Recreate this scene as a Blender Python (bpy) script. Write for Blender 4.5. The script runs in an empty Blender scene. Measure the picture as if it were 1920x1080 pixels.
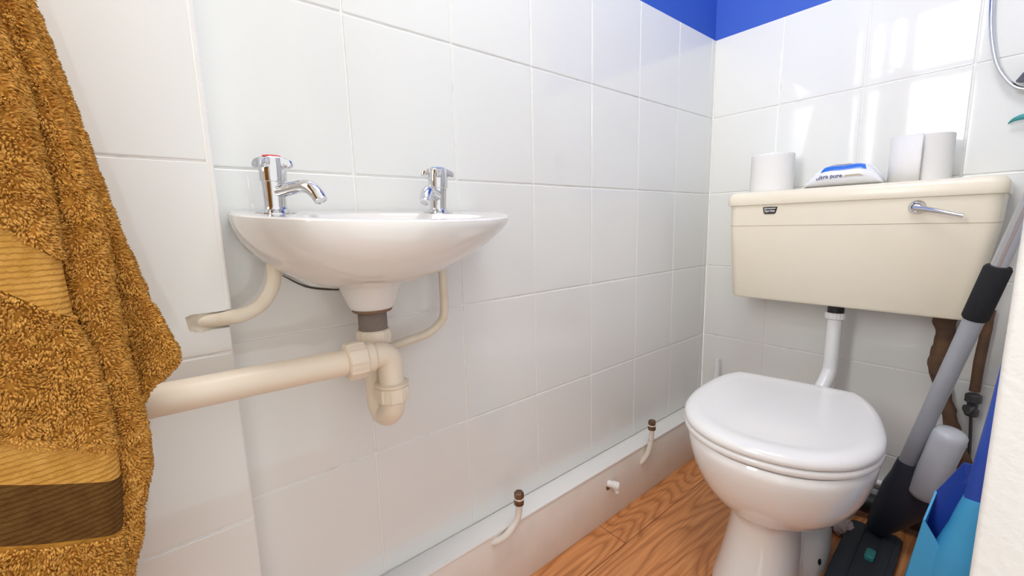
import bpy, math, random
import numpy as np
from mathutils import Vector, Matrix, noise as mnoise
random.seed(7); np.random.seed(7)
sc = bpy.context.scene
C = sc.collection

# ------------------------------------------------------------------ camera
cam_d = bpy.data.cameras.new('camera'); cam = bpy.data.objects.new('camera', cam_d); C.objects.link(cam)
cam_d.sensor_width = 36.0; cam_d.lens = 788.75 / 1920 * 36.0; cam_d.clip_start = 0.02
def cam_matrix(yaw, pitch, roll, loc):
    f = Vector((math.sin(yaw) * math.cos(pitch), math.cos(yaw) * math.cos(pitch), math.sin(pitch)))
    r = Vector((math.cos(yaw), -math.sin(yaw), 0)); u = r.cross(f)
    c, s = math.cos(roll), math.sin(roll)
    r2 = c * r + s * u; u2 = -s * r + c * u
    m = Matrix((r2, u2, -f)).transposed().to_4x4(); m.translation = loc
    return m
cam.matrix_world = cam_matrix(-0.8895, -0.1486, -0.0257, Vector((0.725, -1.488, 0.8228)))
sc.camera = cam

# ------------------------------------------------------------------ world, light, exposure
wd = bpy.data.worlds.new('sky'); sc.world = wd; wd.use_nodes = True
bg = wd.node_tree.nodes['Background']; bg.inputs['Color'].default_value = (1.0, 0.985, 0.955, 1); bg.inputs['Strength'].default_value = 0.62
def area(name, loc, rot, sx, sy, power, col):
    l = bpy.data.lights.new(name, 'AREA'); l.shape = 'RECTANGLE'; l.size = sx; l.size_y = sy
    l.energy = power; l.color = col
    o = bpy.data.objects.new(name, l); o.location = loc; o.rotation_euler = rot; C.objects.link(o)
    return o
# daylight arriving through the window behind the camera
area('window_daylight', (0.26, -2.17, 1.48), (math.radians(90), 0, 0), 0.42, 1.06, 11.3, (0.99, 0.99, 0.965))
# added overhead fill, made up to lift the floor and lower walls
area('added_overhead_fill', (0.46, -1.02, 2.268), (0, 0, 0), 0.42, 0.74, 3.1, (1.0, 0.98, 0.94))
sc.view_settings.view_transform = 'Standard'; sc.view_settings.look = 'None'
sc.view_settings.exposure = 1.02; sc.view_settings.gamma = 1.0; sc.view_settings.use_curve_mapping = False

# ------------------------------------------------------------------ materials
def mat(name, col, rough=0.5, metal=0.0, spec=0.5, bump=None, var=None, trans=0.0, coat=0.0, sheen=0.0, alpha=None):
    m = bpy.data.materials.new(name); m.use_nodes = True
    nt = m.node_tree; b = nt.nodes['Principled BSDF']
    b.inputs['Base Color'].default_value = (*col, 1); b.inputs['Roughness'].default_value = rough
    b.inputs['Metallic'].default_value = metal; b.inputs['Specular IOR Level'].default_value = spec
    b.inputs['Transmission Weight'].default_value = trans; b.inputs['Coat Weight'].default_value = coat
    b.inputs['Sheen Weight'].default_value = sheen
    tc = nt.nodes.new('ShaderNodeTexCoord')
    if bump:   # list of (scale, distance, strength, detail)
        prev = None
        for (s, d, st, det) in bump:
            n = nt.nodes.new('ShaderNodeTexNoise'); n.inputs['Scale'].default_value = s; n.inputs['Detail'].default_value = det
            nt.links.new(tc.outputs['Object'], n.inputs['Vector'])
            bp = nt.nodes.new('ShaderNodeBump'); bp.inputs['Distance'].default_value = d; bp.inputs['Strength'].default_value = st
            nt.links.new(n.outputs['Fac'], bp.inputs['Height'])
            if prev: nt.links.new(prev.outputs['Normal'], bp.inputs['Normal'])
            prev = bp
        nt.links.new(prev.outputs['Normal'], b.inputs['Normal'])
    if var:    # (scale, other colour, lo, hi, detail)
        s, c2, lo, hi, det = var
        n = nt.nodes.new('ShaderNodeTexNoise'); n.inputs['Scale'].default_value = s; n.inputs['Detail'].default_value = det
        nt.links.new(tc.outputs['Object'], n.inputs['Vector'])
        r = nt.nodes.new('ShaderNodeValToRGB')
        r.color_ramp.elements[0].position = lo; r.color_ramp.elements[0].color = (*col, 1)
        r.color_ramp.elements[1].position = hi; r.color_ramp.elements[1].color = (*c2, 1)
        nt.links.new(n.outputs['Fac'], r.inputs['Fac']); nt.links.new(r.outputs['Color'], b.inputs['Base Color'])
    return m

M = {}
M['tile'] = mat('glazed_tile', (0.832, 0.85, 0.835), 0.045, bump=[(7, 0.003, 0.06, 1), (40, 0.0004, 0.05, 1)])
M['grout'] = mat('grout', (0.90, 0.89, 0.87), 0.8, bump=[(300, 0.0005, 0.4, 2)], var=(30, (0.74, 0.72, 0.68), 0.55, 0.75, 3))
M['blue'] = mat('blue_paint', (0.035, 0.115, 0.56), 0.6, bump=[(250, 0.0006, 0.4, 3)])
M['ceiling'] = mat('ceiling_paint', (0.85, 0.85, 0.84), 0.8, bump=[(150, 0.0006, 0.3, 3)])
M['plain'] = mat('white_wall_paint', (0.87, 0.87, 0.86), 0.6, bump=[(200, 0.0006, 0.3, 3)])
M['boxing'] = mat('cream_gloss_paint', (0.86, 0.81, 0.745), 0.35, bump=[(60, 0.0006, 0.25, 3)], var=(18, (0.82, 0.765, 0.70), 0.45, 0.75, 4))
M['ledge'] = mat('white_gloss_paint', (0.86, 0.86, 0.84), 0.25, bump=[(60, 0.0006, 0.25, 3)])
M['board'] = mat('grey_skirting', (0.48, 0.48, 0.50), 0.6, bump=[(90, 0.0005, 0.2, 3)])
M['ceramic'] = mat('white_ceramic', (0.86, 0.86, 0.85), 0.06, bump=[(12, 0.0006, 0.1, 1)], coat=0.3)
M['basin'] = mat('basin_ceramic', (0.80, 0.785, 0.76), 0.07, bump=[(14, 0.0006, 0.1, 1)], coat=0.3)
M['seat'] = mat('seat_plastic', (0.84, 0.84, 0.84), 0.13, bump=[(20, 0.0004, 0.08, 1)])
M['cistern'] = mat('cream_plastic', (0.88, 0.82, 0.68), 0.28, bump=[(160, 0.0003, 0.15, 2)], var=(6, (0.86, 0.795, 0.645), 0.4, 0.7, 2))
M['cistern_seam'] = mat('cream_plastic_groove', (0.42, 0.37, 0.28), 0.5, bump=[(160, 0.0003, 0.15, 2)])
M['chrome'] = mat('chrome', (0.66, 0.67, 0.69), 0.07, 1.0, bump=[(120, 0.0003, 0.15, 2)])
M['chrome_dull'] = mat('dull_chrome', (0.72, 0.73, 0.75), 0.22, 1.0, bump=[(120, 0.0003, 0.15, 2)])
M['red'] = mat('red_plastic', (0.7, 0.05, 0.07), 0.3, bump=[(80, 0.0002, 0.1, 1)])
M['blue_cap'] = mat('pale_blue_plastic', (0.25, 0.35, 0.6), 0.3, bump=[(80, 0.0002, 0.1, 1)])
M['pvc'] = mat('cream_pipe_plastic', (0.83, 0.735, 0.60), 0.32, bump=[(70, 0.0004, 0.2, 3)], var=(9, (0.80, 0.69, 0.54), 0.4, 0.7, 3))
M['paintpipe'] = mat('painted_copper', (0.80, 0.73, 0.60), 0.4, bump=[(90, 0.0015, 0.5, 3)], var=(25, (0.74, 0.65, 0.50), 0.5, 0.75, 4))
M['whitepipe'] = mat('white_painted_pipe', (0.82, 0.78, 0.72), 0.35, bump=[(120, 0.0008, 0.5, 3)], var=(90, (0.55, 0.36, 0.26), 0.66, 0.78, 4))
M['thread'] = mat('grey_waste_thread', (0.27, 0.22, 0.19), 0.6, bump=[(150, 0.0006, 0.5, 3)])
M['rust'] = mat('brown_rubber_seal', (0.22, 0.13, 0.08), 0.7, bump=[(200, 0.0006, 0.5, 3)])
M['brass'] = mat('aged_brass', (0.23, 0.155, 0.095), 0.38, 0.8, bump=[(150, 0.0006, 0.4, 3)], var=(120, (0.12, 0.07, 0.04), 0.45, 0.7, 3))
M['flush'] = mat('white_pipe_plastic', (0.83, 0.83, 0.84), 0.14, bump=[(40, 0.0003, 0.1, 1)])
M['black'] = mat('black_rubber', (0.012, 0.012, 0.013), 0.5, bump=[(200, 0.0004, 0.3, 2)])
M['foam'] = mat('black_foam', (0.012, 0.013, 0.016), 0.9, bump=[(500, 0.001, 0.7, 3)])
M['mop_body'] = mat('dark_slate_plastic', (0.020, 0.029, 0.050), 0.5, bump=[(300, 0.0005, 0.3, 2)])
M['mop_pad'] = mat('dark_slate_pad', (0.028, 0.036, 0.048), 0.7, bump=[(400, 0.001, 0.6, 2)])
M['pole'] = mat('grey_pole_paint', (0.36, 0.38, 0.42), 0.35, bump=[(200, 0.0002, 0.2, 2)])
M['steel'] = mat('silver_pole', (0.6, 0.62, 0.66), 0.25, 0.9, bump=[(200, 0.0002, 0.2, 2)])
M['bottle'] = mat('frosted_bottle', (0.76, 0.79, 0.86), 0.35, trans=0.35, bump=[(120, 0.0005, 0.3, 2)])
M['teal'] = mat('teal_plastic', (0.05, 0.33, 0.33), 0.4, bump=[(100, 0.0003, 0.2, 2)])
M['lightblue'] = mat('light_blue_plastic', (0.055, 0.38, 0.72), 0.4, bump=[(150, 0.0003, 0.2, 2)])
M['deepblue'] = mat('deep_blue_plastic', (0.02, 0.07, 0.42), 0.4, bump=[(150, 0.0003, 0.2, 2)])
M['oldpipe'] = mat('rusty_wrap', (0.16, 0.085, 0.045), 0.75, bump=[(60, 0.004, 0.8, 4)], var=(28, (0.075, 0.045, 0.032), 0.35, 0.75, 6))
M['oldvalve'] = mat('tarnished_valve', (0.11, 0.11, 0.12), 0.45, 0.7, bump=[(200, 0.001, 0.6, 3)])
M['paper'] = mat('tissue_paper', (0.84, 0.84, 0.83), 0.9, bump=[(420, 0.0006, 0.5, 2)])
M['crumple'] = mat('crumpled_tissue', (0.62, 0.5, 0.47), 0.9, bump=[(120, 0.002, 0.6, 3)])
M['card'] = mat('card_tube', (0.5, 0.42, 0.33), 0.9, bump=[(200, 0.0005, 0.3, 2)])
M['pack'] = mat('white_wrapper', (0.83, 0.85, 0.90), 0.22, bump=[(40, 0.003, 0.35, 3)])
M['pack_blue'] = mat('blue_print', (0.03, 0.17, 0.70), 0.25, bump=[(40, 0.003, 0.35, 3)], var=(60, (0.10, 0.30, 0.80), 0.6, 0.8, 2))
M['pack_tan'] = mat('tan_print', (0.50, 0.44, 0.34), 0.3, bump=[(40, 0.003, 0.35, 3)])
M['ink'] = mat('navy_ink', (0.035, 0.045, 0.20), 0.4, bump=[(200, 0.0001, 0.1, 1)])
M['badge'] = mat('black_badge', (0.012, 0.012, 0.012), 0.35, bump=[(200, 0.0001, 0.1, 1)])
M['badge_text'] = mat('silver_print', (0.75, 0.75, 0.75), 0.35, bump=[(200, 0.0001, 0.1, 1)])
M['frame'] = mat('white_window_frame', (0.8, 0.8, 0.8), 0.3, bump=[(80, 0.0003, 0.1, 1)])
M['navy'] = mat('navy_plastic', (0.02, 0.02, 0.06), 0.3, bump=[(100, 0.0003, 0.2, 2)])
M['filler'] = mat('rough_filler', (0.68, 0.62, 0.52), 0.85, bump=[(90, 0.003, 0.8, 4)], var=(70, (0.55, 0.47, 0.38), 0.5, 0.75, 4))
M['crack'] = mat('dark_gap', (0.10, 0.075, 0.055), 0.9, bump=[(150, 0.001, 0.5, 3)])
M['caulk'] = mat('aged_silicone', (0.72, 0.67, 0.58), 0.5, bump=[(150, 0.0015, 0.6, 3)])

def towel_mat(name, c1, c2, scale, rib=False):
    m = mat(name, c1, 1.0, spec=0.05)
    nt = m.node_tree; b = nt.nodes['Principled BSDF']; tc = nt.nodes['Texture Coordinate']
    n = nt.nodes.new('ShaderNodeTexNoise'); n.inputs['Scale'].default_value = scale; n.inputs['Detail'].default_value = 3
    nt.links.new(tc.outputs['Object'], n.inputs['Vector'])
    r = nt.nodes.new('ShaderNodeValToRGB')
    r.color_ramp.elements[0].position = 0.32; r.color_ramp.elements[0].color = (*c2, 1)
    r.color_ramp.elements[1].position = 0.68; r.color_ramp.elements[1].color = (*c1, 1)
    nt.links.new(n.outputs['Fac'], r.inputs['Fac']); nt.links.new(r.outputs['Color'], b.inputs['Base Color'])
    bp = nt.nodes.new('ShaderNodeBump'); bp.inputs['Strength'].default_value = 0.7; bp.inputs['Distance'].default_value = 0.002
    if rib:
        w = nt.nodes.new('ShaderNodeTexWave'); w.bands_direction = 'Z'; w.inputs['Scale'].default_value = 70; w.inputs['Distortion'].default_value = 2.0
        w.inputs['Detail Scale'].default_value = 6
        nt.links.new(tc.outputs['Object'], w.inputs['Vector']); nt.links.new(w.outputs['Fac'], bp.inputs['Height'])
    else:
        nt.links.new(n.outputs['Fac'], bp.inputs['Height'])
    nt.links.new(bp.outputs['Normal'], b.inputs['Normal'])
    return m
M['towel'] = towel_mat('mustard_towel', (0.62, 0.31, 0.06), (0.45, 0.21, 0.035), 220)
M['pile'] = towel_mat('mustard_pile', (0.86, 0.47, 0.12), (0.62, 0.295, 0.055), 110)
M['band'] = towel_mat('mustard_weave', (0.66, 0.35, 0.085), (0.55, 0.275, 0.055), 90, True)
M['band_dark'] = towel_mat('dark_brown_band', (0.15, 0.075, 0.022), (0.11, 0.05, 0.015), 90, True)  # darker brown for the lowest flat band on the towel

def glass_mat():
    m = bpy.data.materials.new('window_glass'); m.use_nodes = True; nt = m.node_tree; nt.nodes.clear()
    o = nt.nodes.new('ShaderNodeOutputMaterial'); mx = nt.nodes.new('ShaderNodeMixShader'); t = nt.nodes.new('ShaderNodeBsdfTransparent')
    g = nt.nodes.new('ShaderNodeBsdfGlossy'); g.inputs['Roughness'].default_value = 0.05
    fr = nt.nodes.new('ShaderNodeFresnel'); fr.inputs['IOR'].default_value = 1.3
    nt.links.new(fr.outputs['Fac'], mx.inputs['Fac']); nt.links.new(t.outputs['BSDF'], mx.inputs[1]); nt.links.new(g.outputs['BSDF'], mx.inputs[2])
    nt.links.new(mx.outputs['Shader'], o.inputs['Surface'])
    return m
M['glass'] = glass_mat()

def wood_mat():
    m = bpy.data.materials.new('orange_wood_laminate'); m.use_nodes = True; nt = m.node_tree; b = nt.nodes['Principled BSDF']
    L = nt.links.new
    tc = nt.nodes.new('ShaderNodeTexCoord')
    def mp(scale, loc=(0, 0, 0)):
        x = nt.nodes.new('ShaderNodeMapping'); x.inputs['Scale'].default_value = scale; x.inputs['Location'].default_value = loc
        L(tc.outputs['Object'], x.inputs['Vector']); return x
    def nz(v, s, d, rough=0.5):
        n = nt.nodes.new('ShaderNodeTexNoise'); n.inputs['Scale'].default_value = s; n.inputs['Detail'].default_value = d
        n.inputs['Roughness'].default_value = rough; L(v.outputs['Vector'], n.inputs['Vector']); return n
    def math_(op, a, bb):
        n = nt.nodes.new('ShaderNodeMath'); n.operation = op
        for i, v in enumerate((a, bb)):
            if v is None: continue
            if isinstance(v, (int, float)): n.inputs[i].default_value = v
            else: L(v, n.inputs[i])
        return n.outputs[0]
    # contour rings of a stretched noise make the cathedral figure of the grain
    n1 = nz(mp((1.0, 0.16, 1), (0.3, 0.7, 0)), 8.0, 1.5, 0.4)
    ring = math_('FRACT', math_('MULTIPLY', n1.outputs['Fac'], 23.0), None)
    r1 = nt.nodes.new('ShaderNodeValToRGB'); e = r1.color_ramp.elements
    e[0].position = 0.0; e[0].color = (0.56, 0.22, 0.072, 1); e[1].position = 1.0; e[1].color = (0.62, 0.25, 0.085, 1)
    for p, c in ((0.10, (0.76, 0.32, 0.115, 1)), (0.45, (0.84, 0.38, 0.145, 1)), (0.80, (0.70, 0.29, 0.10, 1)), (0.93, (0.56, 0.22, 0.072, 1))):
        k = e.new(p); k.color = c
    L(ring, r1.inputs['Fac'])
    n2 = nz(mp((220, 6, 1)), 1.0, 3, 0.6)
    r2 = nt.nodes.new('ShaderNodeValToRGB'); r2.color_ramp.elements[0].position = 0.35; r2.color_ramp.elements[0].color = (0.74, 0.68, 0.63, 1)
    r2.color_ramp.elements[1].position = 0.6; r2.color_ramp.elements[1].color = (1, 1, 1, 1)
    L(n2.outputs['Fac'], r2.inputs['Fac'])
    n3 = nz(mp((3, 0.6, 1)), 1.0, 2); r3 = nt.nodes.new('ShaderNodeValToRGB')
    r3.color_ramp.elements[0].position = 0.3; r3.color_ramp.elements[0].color = (0.86, 0.83, 0.8, 1); r3.color_ramp.elements[1].position = 0.7
    L(n3.outputs['Fac'], r3.inputs['Fac'])
    def mul(a, bb):
        x = nt.nodes.new('ShaderNodeMix'); x.data_type = 'RGBA'; x.blend_type = 'MULTIPLY'; x.inputs[0].default_value = 1.0
        L(a, x.inputs[6]); L(bb, x.inputs[7]); return x.outputs[2]
    # plank joints
    br = nt.nodes.new('ShaderNodeTexBrick'); br.inputs['Scale'].default_value = 1.0; br.inputs['Brick Width'].default_value = 1.2; br.inputs['Row Height'].default_value = 0.19
    br.inputs['Mortar Size'].default_value = 0.0012; br.inputs['Color1'].default_value = (1, 1, 1, 1); br.inputs['Color2'].default_value = (0.9, 0.88, 0.86, 1)
    br.inputs['Mortar'].default_value = (0.35, 0.25, 0.2, 1); br.offset = 0.37
    mr = nt.nodes.new('ShaderNodeMapping'); mr.inputs['Rotation'].default_value = (0, 0, math.radians(90)); mr.inputs['Location'].default_value = (0.1, 0.05, 0)
    L(tc.outputs['Object'], mr.inputs['Vector']); L(mr.outputs['Vector'], br.inputs['Vector'])
    L(mul(mul(mul(r1.outputs['Color'], r2.outputs['Color']), r3.outputs['Color']), br.outputs['Color']), b.inputs['Base Color'])
    b.inputs['Roughness'].default_value = 0.38
    bp = nt.nodes.new('ShaderNodeBump'); bp.inputs['Strength'].default_value = 0.25; bp.inputs['Distance'].default_value = 0.0008
    L(n2.outputs['Fac'], bp.inputs['Height']); L(bp.outputs['Normal'], b.inputs['Normal'])
    return m
M['wood'] = wood_mat()

def nib_mat():
    m = mat('rough_white_paint', (0.76, 0.775, 0.765), 0.55, bump=[(35, 0.004, 0.25, 4), (180, 0.002, 0.4, 3)])
    nt = m.node_tree; b = nt.nodes['Principled BSDF']; tc = nt.nodes['Texture Coordinate']
    v = nt.nodes.new('ShaderNodeTexNoise'); v.inputs['Scale'].default_value = 75; v.inputs['Detail'].default_value = 2
    nt.links.new(tc.outputs['Object'], v.inputs['Vector'])
    r = nt.nodes.new('ShaderNodeValToRGB'); r.color_ramp.elements[0].position = 0.245; r.color_ramp.elements[0].color = (0.33, 0.30, 0.33, 1)
    r.color_ramp.elements[1].position = 0.27; r.color_ramp.elements[1].color = (0.76, 0.775, 0.765, 1)
    nt.links.new(v.outputs['Fac'], r.inputs['Fac']); nt.links.new(r.outputs['Color'], b.inputs['Base Color'])
    return m
M['nib'] = nib_mat()
def fill_glow_mat():  # glowing face of the panel added under the ceiling
    m = mat('added_panel_glow', (0.9, 0.88, 0.84), 0.3, bump=[(50, 0.0002, 0.1, 1)])
    b = m.node_tree.nodes['Principled BSDF']; b.inputs['Emission Color'].default_value = (1.0, 0.95, 0.88, 1); b.inputs['Emission Strength'].default_value = 2.0
    return m
M['fill_glow'] = fill_glow_mat()

# ------------------------------------------------------------------ mesh helpers
class G:
    """collects vertices and faces for ONE mesh"""
    def __init__(s): s.v = []; s.f = []; s.m = []
    def add(s, verts, faces, mi=0):
        o = len(s.v); s.v += [tuple(p) for p in verts]; s.f += [tuple(i + o for i in f) for f in faces]; s.m += [mi] * len(faces)
        return s
    def loft(s, rings, cap0=True, cap1=True, closed=True, mi=0):
        n = len(rings[0]); v = [p for r in rings for p in r]; f = []
        for k in range(len(rings) - 1):
            for i in range(n if closed else n - 1):
                j = (i + 1) % n
                f.append((k * n + i, k * n + j, (k + 1) * n + j, (k + 1) * n + i))
        if cap0: f.append(tuple(reversed(range(n))))
        if cap1: f.append(tuple((len(rings) - 1) * n + i for i in range(n)))
        return s.add(v, f, mi)
    def box(s, x0, x1, y0, y1, z0, z1, b=0.0, mi=0):
        if b <= 0:
            v = [(x, y, z) for z in (z0, z1) for x, y in ((x0, y0), (x1, y0), (x1, y1), (x0, y1))]
            return s.add(v, [(3, 2, 1, 0), (4, 5, 6, 7), (0, 1, 5, 4), (1, 2, 6, 5), (2, 3, 7, 6), (3, 0, 4, 7)], mi)
        rr = lambda e, z: [(x, y, z) for x, y in rrect(x0 + e, x1 - e, y0 + e, y1 - e, max(b - e, b * .3), 4)]
        k = b * 0.3
        return s.loft([rr(b, z0), rr(k, z0 + k), rr(0, z0 + b), rr(0, z1 - b), rr(k, z1 - k), rr(b, z1)], mi=mi)
    def tube(s, pts, rad, n=16, smooth=6, cap=True, mi=0, jitter=0.0):
        P = [Vector(p) for p in pts]
        R = rad if isinstance(rad, (list, tuple)) else [rad] * len(P)
        if smooth and len(P) > 2:
            Q = []; RR = []
            for i in range(len(P) - 1):
                p0 = P[max(i - 1, 0)]; p1 = P[i]; p2 = P[i + 1]; p3 = P[min(i + 2, len(P) - 1)]
                for k in range(smooth):
                    t = k / smooth
                    Q.append(0.5 * ((2 * p1) + (p2 - p0) * t + (2 * p0 - 5 * p1 + 4 * p2 - p3) * t * t + (3 * p1 - p0 - 3 * p2 + p3) * t ** 3))
                    RR.append(R[i] + (R[i + 1] - R[i]) * t)
            Q.append(P[-1]); RR.append(R[-1]); P, R = Q, RR
        rings = []; T = (P[1] - P[0]).normalized()
        U = T.orthogonal().normalized()
        for i, p in enumerate(P):
            T = ((P[min(i + 1, len(P) - 1)] - P[max(i - 1, 0)])).normalized()
            U = (U - T * U.dot(T)).normalized(); V = T.cross(U)
            ring = []
            for k in range(n):
                a = 2 * math.pi * k / n; r = R[i]
                q = p + (U * math.cos(a) + V * math.sin(a)) * r
                if jitter: q += (U * math.cos(a) + V * math.sin(a)) * (jitter * mnoise.noise(q * 45))
                ring.append(tuple(q))
            rings.append(ring)
        return s.loft(rings, cap, cap, mi=mi)
    def lathe(s, prof, org=(0, 0, 0), axis=(0, 0, 1), n=32, mi=0, cap=True):
        ax = Vector(axis).normalized(); u = ax.orthogonal().normalized(); w = ax.cross(u); o = Vector(org)
        rings = [[tuple(o + ax * h + (u * math.cos(2 * math.pi * k / n) + w * math.sin(2 * math.pi * k / n)) * r) for k in range(n)] for r, h in prof]
        return s.loft(rings, cap, cap, mi=mi)

def rrect(x0, x1, y0, y1, r, k=5):
    out = []
    r = max(r, 1e-5)
    for cx, cy, a0 in ((x1 - r, y1 - r, 0), (x0 + r, y1 - r, 90), (x0 + r, y0 + r, 180), (x1 - r, y0 + r, 270)):
        for i in range(k + 1):
            a = math.radians(a0 + 90 * i / k); out.append((cx + r * math.cos(a), cy + r * math.sin(a)))
    return out
def spline_closed(pts, k=8):
    n = len(pts); out = []
    for i in range(n):
        p0, p1, p2, p3 = [Vector(pts[(i + d) % n]) for d in (-1, 0, 1, 2)]
        for j in range(k):
            t = j / k
            out.append(tuple(0.5 * ((2 * p1) + (p2 - p0) * t + (2 * p0 - 5 * p1 + 4 * p2 - p3) * t * t + (3 * p1 - p0 - 3 * p2 + p3) * t ** 3)))
    return out

def link(name, g, ms, parent=None, smooth=True, sharp=35, local=False, sub=0, solid=0.0):
    me = bpy.data.meshes.new(name)
    off = Vector((0, 0, 0))
    if parent is not None and not local:
        q = parent
        while q is not None: off += q.location; q = q.parent
    if parent is None and not local:      # a thing that is one mesh keeps its origin at its base
        a = np.array(g.v); off = Vector(((a[:, 0].min() + a[:, 0].max()) / 2, (a[:, 1].min() + a[:, 1].max()) / 2, a[:, 2].min()))
    me.from_pydata([tuple(Vector(p) - off) for p in g.v], [], g.f)
    if not isinstance(ms, (list, tuple)): ms = [ms]
    for m in ms: me.materials.append(m)
    if len(ms) > 1: me.polygons.foreach_set('material_index', g.m)
    import bmesh
    bm = bmesh.new(); bm.from_mesh(me); bmesh.ops.recalc_face_normals(bm, faces=bm.faces); bm.to_mesh(me); bm.free()
    if smooth:
        me.polygons.foreach_set('use_smooth', [True] * len(me.polygons))
        me.set_sharp_from_angle(angle=math.radians(sharp))
    me.update()
    o = bpy.data.objects.new(name, me); C.objects.link(o)
    if parent is not None: o.parent = parent
    elif not local: o.location = off
    if solid:
        md = o.modifiers.new('thickness', 'SOLIDIFY'); md.thickness = solid; md.offset = 0
    if sub:
        md = o.modifiers.new('smooth', 'SUBSURF'); md.levels = sub; md.render_levels = sub
    return o
def thing(name, label, cat, loc, group=None, rotz=0.0):
    o = bpy.data.objects.new(name, None); o.empty_display_size = 0.05; C.objects.link(o)
    o.location = loc; o.rotation_euler = (0, 0, rotz); o['label'] = label; o['category'] = cat
    if group: o['group'] = group
    return o
def tag(o, label, cat, group=None):
    o['label'] = label; o['category'] = cat
    if group: o['group'] = group
    return o
def struct(o, label=None):
    o['kind'] = 'structure'
    if label: o['label'] = label; o['category'] = label.split()[-1]
    return o

# ------------------------------------------------------------------ room shell
TW, TH, GAP = 0.20125, 0.25, 0.0030
ZT = 1.4117
rows = [0.1625 + TH * i for i in range(6)]; rows[-1] = ZT
def tile_rect(g, mp, a0, a1, z0, z1, rnd):
    """one tile: mp(a, z, d) gives the point at wall coordinates a,z and depth d out of the wall"""
    h = GAP / 2; a0 += h; a1 -= h; z0 += h; z1 -= h
    if a1 - a0 < 0.004 or z1 - z0 < 0.004: return
    ta = rnd.uniform(-1, 1) * 0.0016; tz = rnd.uniform(-1, 1) * 0.0016
    cx, cz = (a0 + a1) / 2, (z0 + z1) / 2
    rings = []
    for e, d in ((0, -0.003), (0, -0.0014), (0.0004, -0.0006), (0.0012, -0.00015), (0.0022, 0.0)):
        rings.append([mp(a, z, d + (a - cx) * ta + (z - cz) * tz) for a, z in rrect(a0 + e, a1 - e, z0 + e, z1 - e, 0.0025 - e * 0.5, 2)])
    g.loft(rings, False, True)

def tiled(name, mp, a_lines, z_lines, seed, skip=None, extra=None):
    g = G(); rnd = random.Random(seed)
    for i in range(len(a_lines) - 1):
        for j in range(len(z_lines) - 1):
            if skip and skip(i, j): continue
            tile_rect(g, mp, a_lines[i], a_lines[i + 1], z_lines[j], z_lines[j + 1], rnd)
    for r in (extra or []): tile_rect(g, mp, *r, rnd)
    nt = len(g.f)
    return g

# left wall: tiles face +x at x = 0, columns counted from the far corner
aL = [0.0, -0.0265] + [-(0.227 + TW * i) for i in range(0, 7)]
aL = sorted(aL)
g = tiled('wall_left', lambda a, z, d: (d, a, z), aL, [0.0] + rows, 1)
nt_ = len(g.f)
g.box(-0.10, -0.0018, -1.45, 0.0, 0.0, ZT - 0.001, mi=1)
g.m[nt_:] = [1] * (len(g.f) - nt_)
wl = struct(link('wall_left', g, [M['tile'], M['grout']], local=True, smooth=False))
g = G().box(-0.10, -0.006, -1.45, 0.1, ZT - 0.001, 2.3)
link('painted_plaster', g, M['blue'], wl, local=True, smooth=False)

# pier at the near end of the left wall, standing 5 cm proud, with the notch cut round the pipe
PX = 0.05; PY = -1.4335
aP = sorted([PY - TW * i for i in range(0, 4)] + [])
zP = [0.0] + rows
zP = zP + [ZT + TH, ZT + 2 * TH, ZT + 3 * TH]
nz0, nz1, ny = 0.695, 0.7195, -1.479
def skipP(i, j): return i == len(aP) - 2 and abs(zP[j] - 0.6625) < 1e-4
lastA, lastB = aP[-2], aP[-1]
g = tiled('wall_pier', lambda a, z, d: (PX + d, a, z), aP, zP, 2, skipP)
h = GAP / 2   # the notched tile is one C-shaped piece
cpoly = [(lastA + h, 0.6625 + h), (lastB - h, 0.6625 + h), (lastB - h, nz0), (ny + 0.004, nz0 - 0.001), (ny, nz0 + 0.004), (ny - 0.002, nz1 - 0.003), (ny + 0.005, nz1), (lastB - h, nz1), (lastB - h, 0.9125 - h), (lastA + h, 0.9125 - h)]
g.loft([[(PX - 0.006, a, z) for a, z in cpoly], [(PX - 0.0005, a, z) for a, z in cpoly], [(PX, a + (0.0006 if a < -1.55 else -0.0006), z + (0.0006 if z < 0.7 else -0.0006)) for a, z in cpoly]], False, True)
nt_ = len(g.f)
g.box(-0.10, PX - 0.0018, -2.1, PY - 0.001, 0.0, nz0 + 0.001)
g.box(-0.10, PX - 0.0018, -2.1, PY - 0.001, nz1 - 0.001, 2.3)
g.box(-0.10, PX - 0.0018, -2.1, ny, nz0 + 0.001, nz1 - 0.001)
g.box(-0.10, PX - 0.022, ny, PY - 0.001, nz0 + 0.001, nz1 - 0.001)
g.m[nt_:] = [1] * (len(g.f) - nt_)
pier = struct(link('wall_pier', g, [M['tile'], M['grout']], local=True, smooth=False))
# white tile trim down the corner of the pier
g = G().tube([(PX - 0.003, PY - 0.0005, nz1 + 0.001), (PX - 0.003, PY - 0.0005, 2.3)], 0.0042, 10, 0)
struct(link('trim_1', g, M['ledge'], local=True))
# crumbling filler in the notch
g = G()
nn = 14; rg = []
for i in range(nn + 1):
    a = ny - 0.002 + (PY - ny + 0.001) * i / nn
    ring = []
    for k in range(7):
        z = nz0 - 0.001 + (nz1 - nz0 + 0.002) * k / 6
        dd = PX - 0.0015 - 0.007 * max(0, (a - ny - 0.016) / 0.03) + 0.003 * mnoise.noise(Vector((a * 90, z * 90, 0)))
        if i == 0: dd = PX - 0.001
        ring.append((dd, a, z))
    rg.append(ring)
g.loft(rg, False, False, closed=False)
link('filler', g, M['filler'], pier, local=True)

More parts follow.
